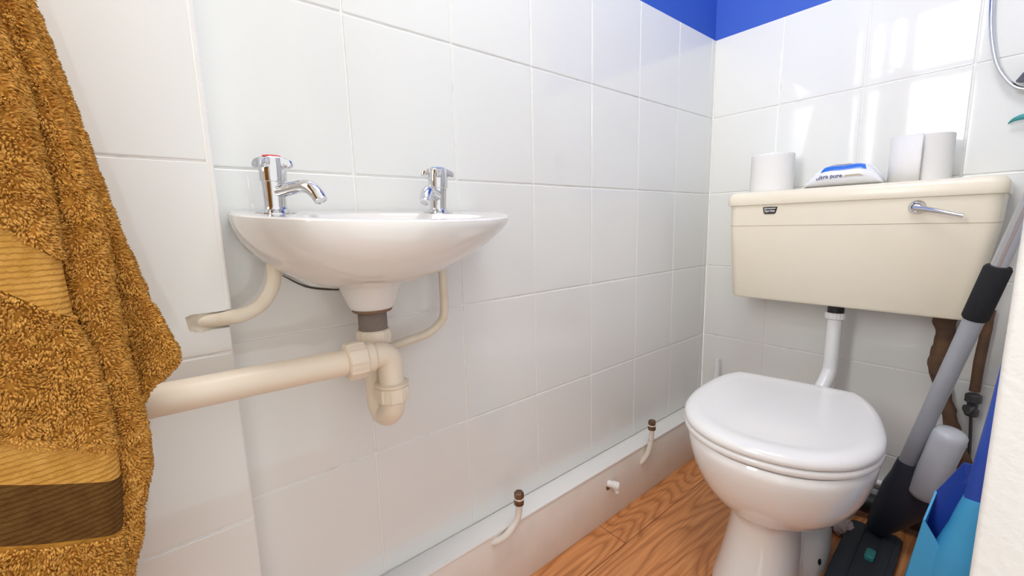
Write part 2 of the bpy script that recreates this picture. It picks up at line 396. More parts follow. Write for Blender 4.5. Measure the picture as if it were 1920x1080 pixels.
# back wall: tiles face -y at y = 0, columns counted from the corner
aB = [0.0, 0.2018] + [0.2018 + TW * i for i in range(1, 4)]
g = tiled('wall_back', lambda a, z, d: (a, -d, z), aB, [0.0] + rows, 5)
nt_ = len(g.f)
g.box(-0.002, 0.86, 0.0018, 0.10, 0.0, ZT - 0.001)
g.m[nt_:] = [1] * (len(g.f) - nt_)
wb = struct(link('wall_back', g, [M['tile'], M['grout']], local=True, smooth=False))
link('painted_plaster', G().box(-0.006, 0.86, 0.006, 0.10, ZT - 0.001, 2.3), M['blue'], wb, local=True, smooth=False)

XR = 0.80
struct(link('wall_right', G().box(XR, XR + 0.1, -1.10, 0.0, 0, 2.3).box(XR, XR + 0.1, -2.1, -1.10, 2.0, 2.3).box(XR, XR + 0.1, -2.1, -1.90, 0, 2.0), M['plain'], local=True, smooth=False))
# white painted jamb projecting from the right wall
g = G(); g.box(0.7213, XR, -1.10, -1.03, 0, 2.3, 0.003)
struct(link('trim_2', g, M['nib'], local=True))
# rear wall with its window
wx0, wx1, wz0, wz1 = 0.05, 0.47, 0.95, 2.01
g = G().box(-0.1, wx0, -2.2, -2.1, 0, 2.3).box(wx1, XR + 0.1, -2.2, -2.1, 0, 2.3).box(wx0, wx1, -2.2, -2.1, 0, wz0).box(wx0, wx1, -2.2, -2.1, wz1, 2.3)
struct(link('wall_rear', g, M['plain'], local=True, smooth=False))
g = G(); fy0, fy1 = -2.15, -2.10; t = 0.022
g.box(wx0, wx0 + t, fy0, fy1, wz0, wz1).box(wx1 - t, wx1, fy0, fy1, wz0, wz1).box(wx0, wx1, fy0, fy1, wz0, wz0 + t).box(wx0, wx1, fy0, fy1, wz1 - t, wz1)
g.box(0.120, 0.182, fy0, fy1, wz0, wz1).box(wx0, wx1, fy0, fy1, 1.60, 1.68)
win = struct(link('window_1', g, M['frame'], local=True, smooth=False))
link('pane', G().box(wx0 + 0.005, wx1 - 0.005, -2.127, -2.123, wz0 + 0.005, wz1 - 0.005), M['glass'], win, local=True, smooth=False)
struct(link('floor', G().box(-0.1, XR + 0.1, -2.2, 0.1, -0.05, 0.0), M['wood'], local=True, smooth=False))
struct(link('ceiling', G().box(-0.1, XR + 0.1, -2.2, 0.1, 2.3, 2.35), M['ceiling'], local=True, smooth=False))

# boxed-in ledge along the left wall
g = G(); n0 = 0
g.box(0.0, 0.0545, PY + 0.0005, 0.0, 0.0, 0.158, 0.0015, 0)
g.box(0.0, 0.056, PY + 0.0005, 0.0, 0.156, 0.1632, 0.002, 1)
struct(link('baseboard_left', g, [M['boxing'], M['ledge']], local=True))
struct(link('baseboard_back', G().box(0.0545, XR, -0.016, -0.0005, 0.0, 0.056, 0.002), M['board'], local=True))

# ------------------------------------------------------------------ wash basin
def rim_z(x): return 0.853 - 0.083 * x
plan = [(0.003, -1.408), (0.03, -1.418), (0.08, -1.421), (0.13, -1.412), (0.18, -1.383), (0.225, -1.335), (0.255, -1.272), (0.262, -1.21),
        (0.25, -1.145), (0.215, -1.085), (0.165, -1.037), (0.11, -1.004), (0.06, -0.990), (0.02, -0.992), (0.003, -1.000),
        (0.002, -1.07), (0.002, -1.15), (0.002, -1.24), (0.002, -1.33)]
outl = [(max(x, 0.002), y) for x, y in spline_closed(plan, 6)]
DC = (0.082, -1.250)
thb = thing('wash_basin', 'white ceramic wall-hung hand basin with two chrome taps, leaning off the tiles beside the pier', 'wash basin', (0.1, -1.21, 0.70))
g = G(); rings = []
NS = 18
for k in range(NS + 1):
    t = k / NS
    zb = 0.7385
    ring = []
    for (x, y) in outl:
        zr = rim_z(x) - 0.006
        ang = math.atan2(y - DC[1], x - DC[0])
        rt = min(1, max(0, (y + 1.25) / 0.18))          # the right end runs to a sharper tip
        rb = rt * max(0.0, 1 - x / 0.12)
        s_ = (1 - t ** (1.9 - 0.45 * rt - 0.35 * rb)) ** (0.62 + 0.08 * rt + 0.14 * rb)
        cx, cy = max(DC[0] + 0.046 * math.cos(ang), 0.004), DC[1] + 0.046 * math.sin(ang)
        px = cx + (x - cx) * s_; py = cy + (y - cy) * s_
        w_ = max(0.0, 1 - x / 0.05) * (1 - max(0, (t - .75) / .25) ** 1.5) * (1 - min(1, max(0, (y + 1.22) / 0.12)))
        px = px * (1 - w_) + 0.002 * w_
        ring.append((px, py, zr + (zb - zr) * (t ** 1.06)))
    rings.append(ring)
rings.reverse()
def off(e, dz, deck=False):
    out = []
    cx0, cy0 = 0.12, -1.205
    for (x, y) in outl:
        v = Vector((x - cx0, y - cy0)); L_ = v.length; v = v * ((L_ - e) / L_)
        nx, ny_ = cx0 + v.x, cy0 + v.y
        if deck: nx = max(nx, 0.115)
        out.append((nx, ny_, rim_z(nx) + dz))
    return out
def inner(s_, d):
    out = []
    for (x, y) in outl:
        A = math.atan2((y + 1.23) / 0.128, (x - 0.165) / 0.076)
        ix, iy = 0.165 + 0.076 * s_ * math.cos(A), -1.23 + 0.128 * s_ * math.sin(A)
        out.append((ix, iy, rim_z(ix) - d))
    return out
rings += [off(0.0005, -0.002), off(0.003, 0.0), off(0.010, 0.0), inner(1.0, 0.0), inner(0.97, 0.003), inner(0.90, 0.012), inner(0.72, 0.035), inner(0.45, 0.046), inner(0.1, 0.05)]
g.loft(rings, True, True)
bowl = link('bowl', g, M['basin'], thb)
g = G().lathe([(0.052, 0.7445), (0.0475, 0.739), (0.0455, 0.733), (0.041, 0.720), (0.0365, 0.7085), (0.0335, 0.702), (0.031, 0.7), (0.026, 0.6995)], (DC[0], DC[1], 0), n=36)
link('waste_boss', g, M['basin'], thb)
# aged silicone line where the left edge meets the tiles, dark gap under the right-hand bracket
g = G().tube([(0.003, -1.410, 0.852), (0.003, -1.411, 0.838), (0.003, -1.406, 0.818), (0.003, -1.394, 0.797), (0.003, -1.378, 0.784)], [0.003, 0.004, 0.0045, 0.0035, 0.002], 8, 5, jitter=0.002)
o = link('sealant', g, M['caulk'], thb); o['label'] = 'aged off-white sealant'
# back plate of the basin that shows below the bowl
g = G(); rg = []
bp_pts = [(-1.375, 0.79), (-1.355, 0.757), (-1.325, 0.737), (-1.29, 0.728), (-1.25, 0.724), (-1.20, 0.727), (-1.16, 0.745), (-1.13, 0.79)]
rg = [[(0.0015, y, z) for y, z in bp_pts], [(0.026, y, z + 0.001) for y, z in bp_pts]]
g.loft(rg)
link('back_plate', g, M['basin'], thb)
g = G().tube([(0.002, -1.356, 0.755), (0.002, -1.325, 0.7345), (0.002, -1.29, 0.7255), (0.002, -1.25, 0.722), (0.002, -1.21, 0.7235)], [0.0007, 0.0015, 0.0015, 0.0015, 0.0008], 6, 4)
o = link('wall_gap', g, M['crack'], thb); o['label'] = 'dark gap between basin back and tiles'
# metal flange, threaded tail of the waste
g = G().lathe([(0.030, 0.7002), (0.0305, 0.698), (0.029, 0.6955), (0.024, 0.694)], (DC[0], DC[1], 0), n=32)
fl = link('waste_flange', g, M['rust'], thb)
pr = [(0.0215, 0.6965)]
z = 0.695
while z > 0.650: pr += [(0.0222, z), (0.0214, z - 0.0009)]; z -= 0.0018
WC = (0.0765, -1.2485)
g = G().lathe(pr, (WC[0], WC[1], 0), n=32)
link('waste_tail', g, M['thread'], thb)

def tap(label, base, ang, cap):
    t = thing('pillar_tap', label, 'tap', base, 'pillar taps on the basin', 0)
    t.rotation_euler = (0, 0.083, 0)   # leans with the basin
    bx, by, bz = base
    def L_(dx, dy, dz): return (bx + dx, by + dy, bz + dz)
    link('flange', G().lathe([(0.0255, 0.0), (0.0255, 0.001), (0.020, 0.0028), (0.0152, 0.0055), (0.0142, 0.008)], base), M['chrome'], t)
    link('body', G().lathe([(0.0142, 0.004), (0.0138, 0.008), (0.0142, 0.03), (0.0148, 0.042), (0.0148, 0.0425)], base), M['chrome'], t)
    link('barrel', G().lathe([(0.0158, 0.0418), (0.0164, 0.0425), (0.0168, 0.062), (0.0160, 0.067)], base), M['chrome'], t)
    # four-winged cross head
    g = G(); n = 64; rr = []
    for (zz, k0, k1) in ((0.0605, 0.0150, 0.009), (0.0625, 0.0160, 0.0118), (0.0690, 0.0160, 0.0120), (0.0725, 0.0150, 0.0108), (0.0740, 0.0130, 0.007)):
        ring = []
        for i in range(n):
            a = 2 * math.pi * i / n
            w_ = max(0.0, math.cos(4 * (a - ang - 0.35))) ** 2.2
            r = k0 + k1 * w_
            zz2 = zz - 0.004 * w_ * (r / 0.028) ** 2 if zz > 0.066 else zz - 0.0015 * w_
            ring.append((bx + r * math.cos(a), by + r * math.sin(a), bz + zz2))
        rr.append(ring)
    g.loft(rr)
    h = link('cross_handle', g, M['chrome'], t)
    o = link('indicator', G().lathe([(0.0118, 0.0738), (0.0112, 0.0756), (0.006, 0.0766), (0.0005, 0.0768)], base), cap, h)
    o['label'] = 'red indicator cap' if cap is M['red'] else 'bluish indicator cap'
    d = Vector((math.cos(ang), math.sin(ang), 0))
    P = [Vector(base) + d * s_ + Vector((0, 0, z_)) for s_, z_ in ((0.006, 0.0285), (0.022, 0.0315), (0.038, 0.0345), (0.052, 0.0365), (0.064, 0.0345), (0.074, 0.0275), (0.081, 0.0185))]
    g = G().tube(P, [0.0100, 0.0088, 0.0082, 0.0086, 0.0090, 0.0088, 0.0082], 20, 5)
    sp = link('spout', g, M['chrome'], t)
    e = P[-1]; dd = (P[-1] - P[-2]).normalized()
    link('outlet', G().lathe([(0.0083, -0.002), (0.0086, 0.0), (0.0062, 0.001), (0.0058, -0.003)], e, dd, 20), M['chrome_dull'], sp)
    return t
tap('chrome basin tap with red hot indicator, the one nearer the pier', (0.064, -1.3665, rim_z(0.064)), math.radians(30), M['red'])
tap('chrome basin tap farther from the pier, spout turned toward the viewer', (0.068, -1.1165, rim_z(0.068)), math.radians(-44), M['blue_cap'])

# supply pipes under the taps
g = G().tube([(0.066, -1.376, 0.815), (0.066, -1.3775, 0.775), (0.066, -1.380, 0.752), (0.064, -1.391, 0.730), (0.061, -1.411, 0.7145), (0.0525, -1.436, 0.7085), (0.0445, -1.457, 0.7075), (0.036, -1.470, 0.7072)],
             0.0093, 16, 6, jitter=0.0012)
tag(link('supply_pipe', g, M['paintpipe']), 'cream painted supply pipe bending from the basin into the notch in the pier', 'pipe', 'supply pipes under the basin')
g = G().tube([(0.055, -1.108, 0.80), (0.055, -1.1065, 0.742), (0.052, -1.105, 0.672), (0.047, -1.112, 0.647), (0.040, -1.138, 0.629), (0.034, -1.178, 0.621), (0.030, -1.22, 0.612), (0.028, -1.28, 0.596), (0.004, -1.30, 0.592)],
             0.0078, 16, 6)
tag(link('supply_pipe', g, M['paintpipe']), 'thin cream supply pipe from the right of the basin, curving behind the trap', 'pipe', 'supply pipes under the basin')

# waste trap
trp = thing('waste_trap', 'cream plastic P-trap hanging under the basin with ribbed nuts', 'waste trap', (0.09, -1.245, 0.515))
def ribbed_nut(c, axis, r, h, n=10):
    g = G(); ax = Vector(axis).normalized(); u = ax.orthogonal().normalized(); w_ = ax.cross(u); rr = []
    for hh, k in ((0, 0.86), (0.002, 0.97), (h * .5, 1.0), (h - 0.002, 0.97), (h, 0.88)):
        ring = []
        for i in range(n * 8):
            a = 2 * math.pi * i / (n * 8)
            q = r * k * (1 + 0.045 * (1 if (i % 8) in (0, 1) else 0))
            ring.append(tuple(Vector(c) + ax * hh + (u * math.cos(a) + w_ * math.sin(a)) * q))
        rr.append(ring)
    return g.loft(rr)
link('compression_nut', ribbed_nut((WC[0], WC[1], 0.642), (0, 0, 1), 0.0262, 0.023), M['pvc'], trp, sharp=25)
PT = (0.118, -1.2415)
g = G().tube([(WC[0], WC[1], 0.636), (WC[0], WC[1], 0.60), (WC[0] + 0.0005, WC[1], 0.565), (0.080, -1.249, 0.545), (0.088, -1.248, 0.533), (0.0975, -1.246, 0.529), (0.107, -1.244, 0.533), (0.115, -1.242, 0.543), (PT[0], PT[1], 0.560), (PT[0], PT[1], 0.578)],
             0.0192, 24, 5)
link('u_bend', g, M['pvc'], trp)
link('compression_nut', ribbed_nut((PT[0], PT[1], 0.557), (0, 0, 1), 0.0252, 0.025), M['pvc'], trp, sharp=25)
link('nut_collar', G().lathe([(0.0195, 0.580), (0.0235, 0.581), (0.0262, 0.583), (0.0262, 0.5855), (0.020, 0.587)], (PT[0], PT[1], 0)), M['pvc'], trp)
PZ = 0.633
g = G()
Pp = [(PT[0], PT[1], 0.583), (PT[0], PT[1], 0.605)]
for a in range(0, 91, 15):
    A = math.radians(a); rad = 0.017
    Pp.append((PT[0], PT[1] - rad + rad * math.cos(A), PZ - rad + rad * math.sin(A)))
Pp += [(PT[0], PT[1] - 0.034, PZ)]
g.tube(Pp, 0.0190, 24, 0)
link('outlet_elbow', g, M['pvc'], trp, sharp=60)
link('outlet_collar', G().lathe([(0.0192, 0), (0.0225, 0.001), (0.0225, 0.012), (0.0205, 0.014)], (PT[0], PT[1] - 0.040, PZ), (0, 1, 0)), M['pvc'], trp)
link('compression_nut', ribbed_nut((PT[0], PT[1] - 0.067, PZ), (0, 1, 0), 0.0268, 0.028), M['pvc'], trp, sharp=25)
g = G().tube([(0.118, -1.300, PZ), (0.116, -1.45, PZ + 0.002), (0.112, -1.62, PZ + 0.003), (0.11, -1.80, PZ + 0.004), (0.11, -2.09, PZ + 0.005)], 0.0188, 28, 3)
tag(link('waste_pipe', g, M['pvc']), 'long cream waste pipe running from the trap along the pier behind the towel', 'pipe')

# capped pipe stubs growing out of the boxing
def stub(label, path, capc, tilt):
    t = thing('capped_pipe', label, 'pipe stub', path[0], 'capped pipe stubs on the boxing')
    link('pipe', G().tube(path, 0.0075, 14, 6, jitter=0.001), M['whitepipe'], t)
    ax = (Vector(path[-1]) - Vector(path[-2])).normalized()
    c = Vector(path[-1])
    g = G(); u = ax.orthogonal().normalized(); w_ = ax.cross(u)
    def hexr(h, r): return [tuple(c + ax * h + (u * math.cos(math.pi / 3 * k) + w_ * math.sin(math.pi / 3 * k)) * r) for k in range(6)]
    g.loft([hexr(0.013, 0.0095), hexr(0.014, 0.0108), hexr(0.025, 0.0108), hexr(0.027, 0.0095)])
    link('cap_nut', g, M['brass'], t, sharp=20)
    link('olive_ring', G().lathe([(0.0108, 0.0105), (0.0114, 0.0112), (0.0114, 0.0128), (0.0108, 0.0135)], c, ax, 20), M['whitepipe'], t)
    link('cap_collar', G().lathe([(0.009, -0.002), (0.0112, -0.001), (0.0112, 0.0100), (0.0100, 0.0108)], c, ax, 20), M['brass'], t)
    return t
stub('white pipe stub with brass hex cap curving up from the boxing, nearer the viewer',
     [(0.050, -1.016, 0.1415), (0.0585, -1.005, 0.146), (0.068, -0.987, 0.157), (0.0725, -0.966, 0.178), (0.0735, -0.957, 0.200), (0.0735, -0.956, 0.220)], None, 0)
stub('white pipe stub with brass cap curving up from the boxing beside the toilet',
     [(0.050, -0.464, 0.108), (0.0580, -0.458, 0.118), (0.066, -0.449, 0.140), (0.0690, -0.441, 0.170), (0.0700, -0.438, 0.196), (0.0700, -0.4375, 0.214)], None, 0)
t = thing('drain_stub', 'short white pipe stub poking from the boxing between the two brass caps', 'pipe stub', (0.0545, -0.618, 0.088))
ax = Vector((0.75, 0.6, -0.18))
link('pipe', G().lathe([(0.0095, -0.006), (0.0095, 0.010), (0.0112, 0.0105), (0.0112, 0.025), (0.010, 0.0265), (0.0060, 0.0265), (0.0055, 0.020), (0.0005, 0.020)], (0.0555, -0.618, 0.110), ax, 24), M['ledge'], t)
link('side_outlet', G().tube([(0.068, -0.608, 0.105), (0.071, -0.606, 0.095), (0.073, -0.605, 0.087)], 0.0068, 14, 3), M['ledge'], t)
link('hole', G().lathe([(0.0002, 0.0), (0.010, 0.0), (0.010, 0.0006), (0.0002, 0.0006)], (0.0545, -0.620, 0.101), (1, 0, 0), 20), M['rust'], t)
link('end_hole', G().lathe([(0.0002, 0.0), (0.0042, 0.0), (0.0042, 0.0006), (0.0002, 0.0006)], Vector((0.0555, -0.618, 0.110)) + ax.normalized() * 0.0262, ax, 16), M['chrome_dull'], t)

# ------------------------------------------------------------------ toilet
TR = math.radians(10)
tlt = thing('toilet', 'white low-level toilet pan with closed lid standing on the wood floor below the cream cistern', 'toilet', (0.377, -0.279, 0.0), None, TR)
def ell(ca, la, lb, z, n=64, p=2.25, pb=None):
    """ring round the pan: a = forward along local -y, b = sideways along local x"""
    out = []
    for i in range(n):
        A = 2 * math.pi * i / n; c, s_ = math.cos(A), math.sin(A)
        pp = p if c > 0 else (pb or p)
        out.append((lb * math.copysign(abs(s_) ** (2 / pp), s_), -(ca + la * math.copysign(abs(c) ** (2 / pp), c)), z))
    return out
g = G()
def sh(ring, dx): return [(x + dx, y, z) for x, y, z in ring]
R_ = [sh(ell(.19, .185, .088, 0.0, p=2.6), -.020), sh(ell(.19, .182, .086, .012, p=2.6), -.020), sh(ell(.185, .160, .079, .05, p=2.5), -.018), sh(ell(.175, .140, .074, .11, p=2.4), -.014), sh(ell(.172, .134, .069, .160, p=2.3), -.014),
      sh(ell(.174, .136, .0705, .178), -.013), sh(ell(.178, .143, .079, .188), -.011), sh(ell(.186, .158, .103, .206), -.007), sh(ell(.196, .178, .131, .232), -.003), ell(.203, .193, .150, .26), ell(.209, .206, .1625, .295), ell(.213, .215, .170, .33),
      ell(.214, .219, .1725, .352), ell(.214, .219, .1725, .364), ell(.214, .214, .168, .371), ell(.214, .18, .13, .371)]
g.loft(R_)
pan = link('pan', g, M['ceramic'], tlt, local=True, sharp=50)
# rear foot and horn of the pan
g = G(); R_ = []
for (z, cb, la, lb) in ((0.0, 0.02, .165, .106), (0.03, 0.02, .162, .105), (0.06, 0.02, .156, .097), (0.08, 0.02, .148, .080), (0.092, 0.02, .135, .055), (0.096, 0.02, .11, .03)):
    R_.append(ell(cb + 0.02, la, lb, z, p=2.6))
g.loft(R_); link('rear_foot', g, M['ceramic'], tlt, local=True, sharp=60)
g = G(); R_ = []
for (y, hw, z0, z1) in ((-0.06, .09, .12, .37), (0.0, .075, .16, .37), (0.06, .05, .22, .365), (0.11, .035, .285, .36), (0.13, .03, .295, .355)):
    R_.append([(x, y, z) for x, z in rrect(-hw, hw, z0, z1, min(hw, (z1 - z0) / 2) * .8, 5)])
g.loft(R_); link('horn', g, M['ceramic'], tlt, local=True, sharp=60)
for sx in (-1, 1):
    g = G().lathe([(0.0085, -0.003), (0.0085, 0.002), (0.006, 0.0035), (0.0005, 0.004)], (sx * 0.0870, -0.142, 0.034), (sx * 1.0, -0.55, 0.30), 18)
    o = link('floor_screw', g, M['black'], pan, local=True); o['label'] = 'dark screw head'
lid_pl = [(0.0, 0.122), (0.004, 0.128), (0.03, 0.143), (0.08, 0.160), (0.15, 0.172), (0.23, 0.1765), (0.30, 0.167), (0.36, 0.139), (0.40, 0.097), (0.421, 0.05), (0.427, 0.0)]
full = [(b, -a) for a, b in lid_pl] + [(-b, -a) for a, b in reversed(lid_pl[:-1])] + [(-0.06, 0.003), (0.0, 0.004), (0.06, 0.003)]
lid_o = spline_closed(full, 5)
def lidr(s_, z, cy=-0.21): return [(x * s_ * 1.022 - 0.003, cy + (y - cy) * s_ * 1.02, z) for x, y in lid_o]
def seat_geo(z0, z1, s_, rnd):
    g = G(); return g.loft([lidr(s_ - rnd, z0), lidr(s_ - rnd * .3, z0 + 0.0012), lidr(s_, z0 + 0.004), lidr(s_, z1 - 0.004), lidr(s_ - rnd * .3, z1 - 0.0012), lidr(s_ - rnd, z1)])
link('seat', seat_geo(0.3735, 0.388, 1.0, 0.03), M['seat'], tlt, local=True, sharp=60)
g = G()
g.loft([lidr(0.97, 0.3895), lidr(0.992, 0.3905), lidr(1.0, 0.394), lidr(0.998, 0.399), lidr(0.985, 0.4045), lidr(0.955, 0.4085), lidr(0.91, 0.4105), lidr(0.85, 0.4108), lidr(0.80, 0.4095), lidr(0.76, 0.4088), lidr(0.5, 0.4095), lidr(0.2, 0.410)])
link('lid', g, M['seat'], tlt, local=True, sharp=60)
for sx in (-1, 1):
    g = G().tube([(sx * 0.055, 0.008, 0.388), (sx * 0.095, 0.008, 0.388)], 0.0095, 14, 0)
    link('hinge', g, M['seat'], tlt, local=True)

# ------------------------------------------------------------------ cistern
cis = thing('cistern', 'cream plastic low-level cistern with lever handle fixed to the tiles above the toilet', 'cistern', (0.415, -0.1, 0.59))
g = G(); R_ = []
for (z, x0, x1, y0, r) in ((0.590, 0.168, 0.648, -0.155, .016), (0.5925, 0.161, 0.654, -0.163, .02), (0.599, 0.158, 0.657, -0.167, .022), (0.80, 0.1555, 0.6835, -0.196, .022), (0.866, 0.1545, 0.6855, -0.1985, .022)):
    R_.append([(x, y, z) for x, y in rrect(x0, x1, y0, -0.001, r, 5)])
g.loft(R_); body = link('tank', g, M['cistern'], cis, sharp=40)
# thin seam line round the tank
g = G(); rr_ = lambda e, z: [(x, y, z) for x, y in rrect(0.1555 - e, 0.6837 + e, -0.1962 - e, -0.001, .022, 5)]
g.loft([rr_(0.0, 0.8025), rr_(0.0006, 0.8027), rr_(0.0006, 0.8035), rr_(0.0, 0.8037)])
link('seam', g, M['cistern_seam'], body)
g = G(); R_ = []
for (z, e, r) in ((0.8605, 0.004, .022), (0.861, 0.0, .024), (0.866, -0.0015, .024), (0.882, -0.001, .024), (0.890, 0.002, .024), (0.8955, 0.008, .02), (0.8975, 0.016, .018), (0.8985, 0.05, .012)):
    R_.append([(x, y, z) for x, y in rrect(0.1485 + e, 0.6895 - e, -0.2035 + e, -0.001, r, 5)])
g.loft(R_); link('lid', g, M['cistern'], cis, sharp=40)
# bevelled black badge
g = G()
bx0, bx1, bzt, bzb = 0.2475, 0.2835, 0.8535, 0.8350
def badge(e, y): return [(bx0 + e, y, bzt - e), (bx0 + 0.018, y, bzt + 0.0008 - e), (bx1 - e, y, bzt - e), (bx1 - 0.0035 - e, y, bzb + 0.003), (bx1 - 0.007, y, bzb + e), (bx0 + 0.006, y, bzb + e), (bx0 + 0.0025 + e, y, bzb + 0.003)]
g.loft([badge(0, -0.1960), badge(0, -0.1992), badge(0.0008, -0.2000)])
bd = link('badge', g, M['badge'], cis, smooth=False)
def text_verts(s_, size, extrude=0.0, res=3, shear=0.0, bold=0.0):
    cu = bpy.data.curves.new('lettering', 'FONT'); cu.body = s_; cu.size = size; cu.extrude = extrude; cu.resolution_u = res; cu.shear = shear; cu.offset = bold
    ob = bpy.data.objects.new('lettering', cu); C.objects.link(ob)
    dg = bpy.context.evaluated_depsgraph_get(); dg.update()
    me = bpy.data.meshes.new_from_object(ob.evaluated_get(dg))
    v = [tuple(x.co) for x in me.vertices]; f = [tuple(p.vertices) for p in me.polygons]
    bpy.data.objects.remove(ob); bpy.data.curves.remove(cu); bpy.data.meshes.remove(me)
    return v, f
v, f = text_verts('Sprite', 0.0098, bold=0.00012)
w_ = max(p[0] for p in v)
g = G().add([(bx0 + 0.0045 + p[0] * 0.026 / w_, -0.2004, bzb + 0.0052 + p[1]) for p in v], f)
link('lettering', g, M['badge_text'], bd, smooth=False)
g = G()
for k in range(9): g.box(bx0 + 0.004 + k * 0.0032, bx0 + 0.0064 + k * 0.0032, -0.2006, -0.2000, bzt - 0.0052, bzt - 0.0026)
link('small_print', g, M['badge_text'], bd, smooth=False)
# flush lever
kn = (0.560, -0.197, 0.8395)
lv = link('lever_boss', G().lathe([(0.0145, 0.0), (0.0150, 0.003), (0.0125, 0.008), (0.0110, 0.011), (0.0085, 0.012), (0.007, 0.0095), (0.0004, 0.0095)], kn, (0, -1, 0), 28), M['chrome'], cis)
g = G().tube([(0.556, -0.209, 0.8375), (0.575, -0.214, 0.834), (0.600, -0.222, 0.8275), (0.624, -0.2275, 0.8205), (0.634, -0.229, 0.8175)], [0.0058, 0.0056, 0.0046, 0.0040, 0.0046], 16, 5)
link('lever', g, M['chrome'], lv)

# flush pipe
fp = thing('flush_pipe', 'white flush pipe dropping from the cistern to the back of the toilet', 'pipe', (0.405, -0.10, 0.36))
FX, FY = 0.411, -0.108
link('tail_nut', G().lathe([(0.0175, 0.564), (0.0185, 0.5655), (0.0185, 0.588), (0.018, 0.592)], (FX, FY, 0)), M['black'], fp)
link('union_nut', ribbed_nut((FX, FY, 0.549), (0, 0, 1), 0.0228, 0.018, 18), M['flush'], fp, sharp=25)
g = G().tube([(FX, FY, 0.556), (FX - 0.0005, FY, 0.50), (FX - 0.001, FY, 0.43), (FX - 0.002, FY - 0.004, 0.400), (FX - 0.006, FY - 0.024, 0.372), (FX - 0.010, FY - 0.046, 0.350)], 0.0172, 24, 5)
link('pipe', g, M['flush'], fp)
tag(link('overflow_pipe', G().tube([(0.066, -0.026, 0.0), (0.066, -0.026, 0.334), (0.066, -0.026, 0.3385)], [0.0085, 0.0085, 0.007], 18, 0), M['flush']),
    'thin white upright pipe in the far corner, its top showing above the toilet lid', 'pipe')

# ------------------------------------------------------------------ things on the cistern
ZC = 0.8985
def roll(label, cx, cy, r, h, loose):
    t = thing('toilet_roll', label, 'toilet roll', (cx, cy, ZC), 'toilet rolls on the cistern')
    g = G(); n = 72; R_ = []
    prof = [(0.021, 0.0), (r - 0.002, 0.0), (r, 0.002)] + [(r, 0.002 + (h - 0.004) * k / 16) for k in range(1, 16)] + [(r, h - 0.002), (r - 0.002, h), (0.021, h), (0.0205, 0.0)]
    for q, hh in prof:
        ring = []
        for k in range(n):
            a = 2 * math.pi * k / n
            e = 0.0006 * math.sin(a * 26 + hh * 420) if (q >= r and not loose) else 0
            ring.append((cx + (q + e) * math.cos(a), cy + (q + e) * math.sin(a), ZC + hh))
        R_.append(ring)
    g.loft(R_, False, False); link('paper', g, M['paper'], t, sharp=40)
    link('core', G().lathe([(0.0204, 0.0005), (0.0204, h - 0.0005), (0.0192, h - 0.0005), (0.0192, 0.0005)], (cx, cy, ZC), n=32, cap=False), M['card'], t)
    return t
roll('white embossed toilet roll standing at the corner end of the cistern', 0.226, -0.090, 0.0545, 0.107, False)
r2 = roll('white toilet roll with a loose wrapped end, at the lever end of the cistern', 0.548, -0.082, 0.0485, 0.106, True)
g = G(); R_ = []
path = []
for k in range(0, 40):
    a = math.radians(60 + 190 * k / 39)
    q = 0.0492 + 0.0150 * (k / 39) ** 0.8
    path.append((0.548 + q * math.cos(a) - 0.003 * k / 39, -0.082 + q * math.sin(a)))
for k in range(1, 6): path.append((path[39][0] + 0.0055 * k, path[39][1] - 0.0008 * k))
ring0 = [(x, y) for x, y in path]
g.loft([[(x, y, ZC + 0.0005) for x, y in ring0], [(x, y, ZC + 0.04) for x, y in ring0], [(x, y, ZC + 0.107 - 0.001 * (i > 36)) for i, (x, y) in enumerate(ring0)]], False, False, closed=False)
link('loose_sheet', g, M['paper'], r2, solid=0.0007)

wp = thing('wipes_pack', 'flat white and blue pack of wipes lying on the cistern between the toilet rolls', 'wipes', (0.407, -0.115, ZC))
wa = math.radians(4)
def pk(s_, t, e=0.0):
    """surface of the pack: s along its length 0..1, t round its section 0..1 (0 front bottom, .5 back)"""
    q = 1 - abs(2 * s_ - 1) ** 3.2
    hw = 0.050 * (0.86 + 0.14 * q); hh = (0.002 + 0.0240 * max(q, 0) ** 0.75) * (1 + 0.10 * math.sin(s_ * 9.0) + 0.16 * math.sin(s_ * 5 - 1.2))
    a = 2 * math.pi * t - math.pi * 0.5
    c, s2 = math.cos(a), math.sin(a)
    y = -(hw + e) * math.copysign(abs(c) ** 0.75, c); z = (hh + e) * math.copysign(abs(s2) ** 0.8, s2)
    x = (s_ - 0.5) * 0.158
    return (0.407 + x * math.cos(wa) - y * math.sin(wa), -0.115 + x * math.sin(wa) + y * math.cos(wa), ZC + 0.0008 + hh + z)
g = G().loft([[pk(i / 40, k / 48) for k in range(48)] for i in range(41)])
wpk = link('wrapper', g, M['pack'], wp, sharp=60)
def patch(s0f, s1f, t0, t1, e, ns=24, nt=10):
    R_ = []
    for j in range(nt + 1):
        t = t0 + (t1 - t0) * j / nt; R_.append([pk(s0f(j / nt) + (s1f(j / nt) - s0f(j / nt)) * i / ns, t, e) for i in range(ns + 1)])
    return G().loft(R_, False, False, closed=False)
link('blue_print', patch(lambda q: 0.22 + 0.04 * q, lambda q: 0.80 - 0.03 * q, 0.30, 0.40, 0.0005), M['pack_blue'], wpk)
link('tan_print', patch(lambda q: 0.30 + 0.1 * q, lambda q: 0.60 - 0.05 * q, 0.43, 0.52, 0.0012), M['pack_tan'], wpk)
link('tan_print', patch(lambda q: 0.52 + 0.03 * q, lambda q: 0.78 - 0.06 * q, 0.225, 0.245, 0.0006, 16, 3), M['pack_tan'], wpk)
v, f = text_verts('ultra pure', 1.0, bold=0.01)
w_ = max(p[0] for p in v)
g = G().add([pk(0.17 + p[0] / w_ * 0.34, 0.222 + 0.060 * p[1], 0.0014) for p in v], f)
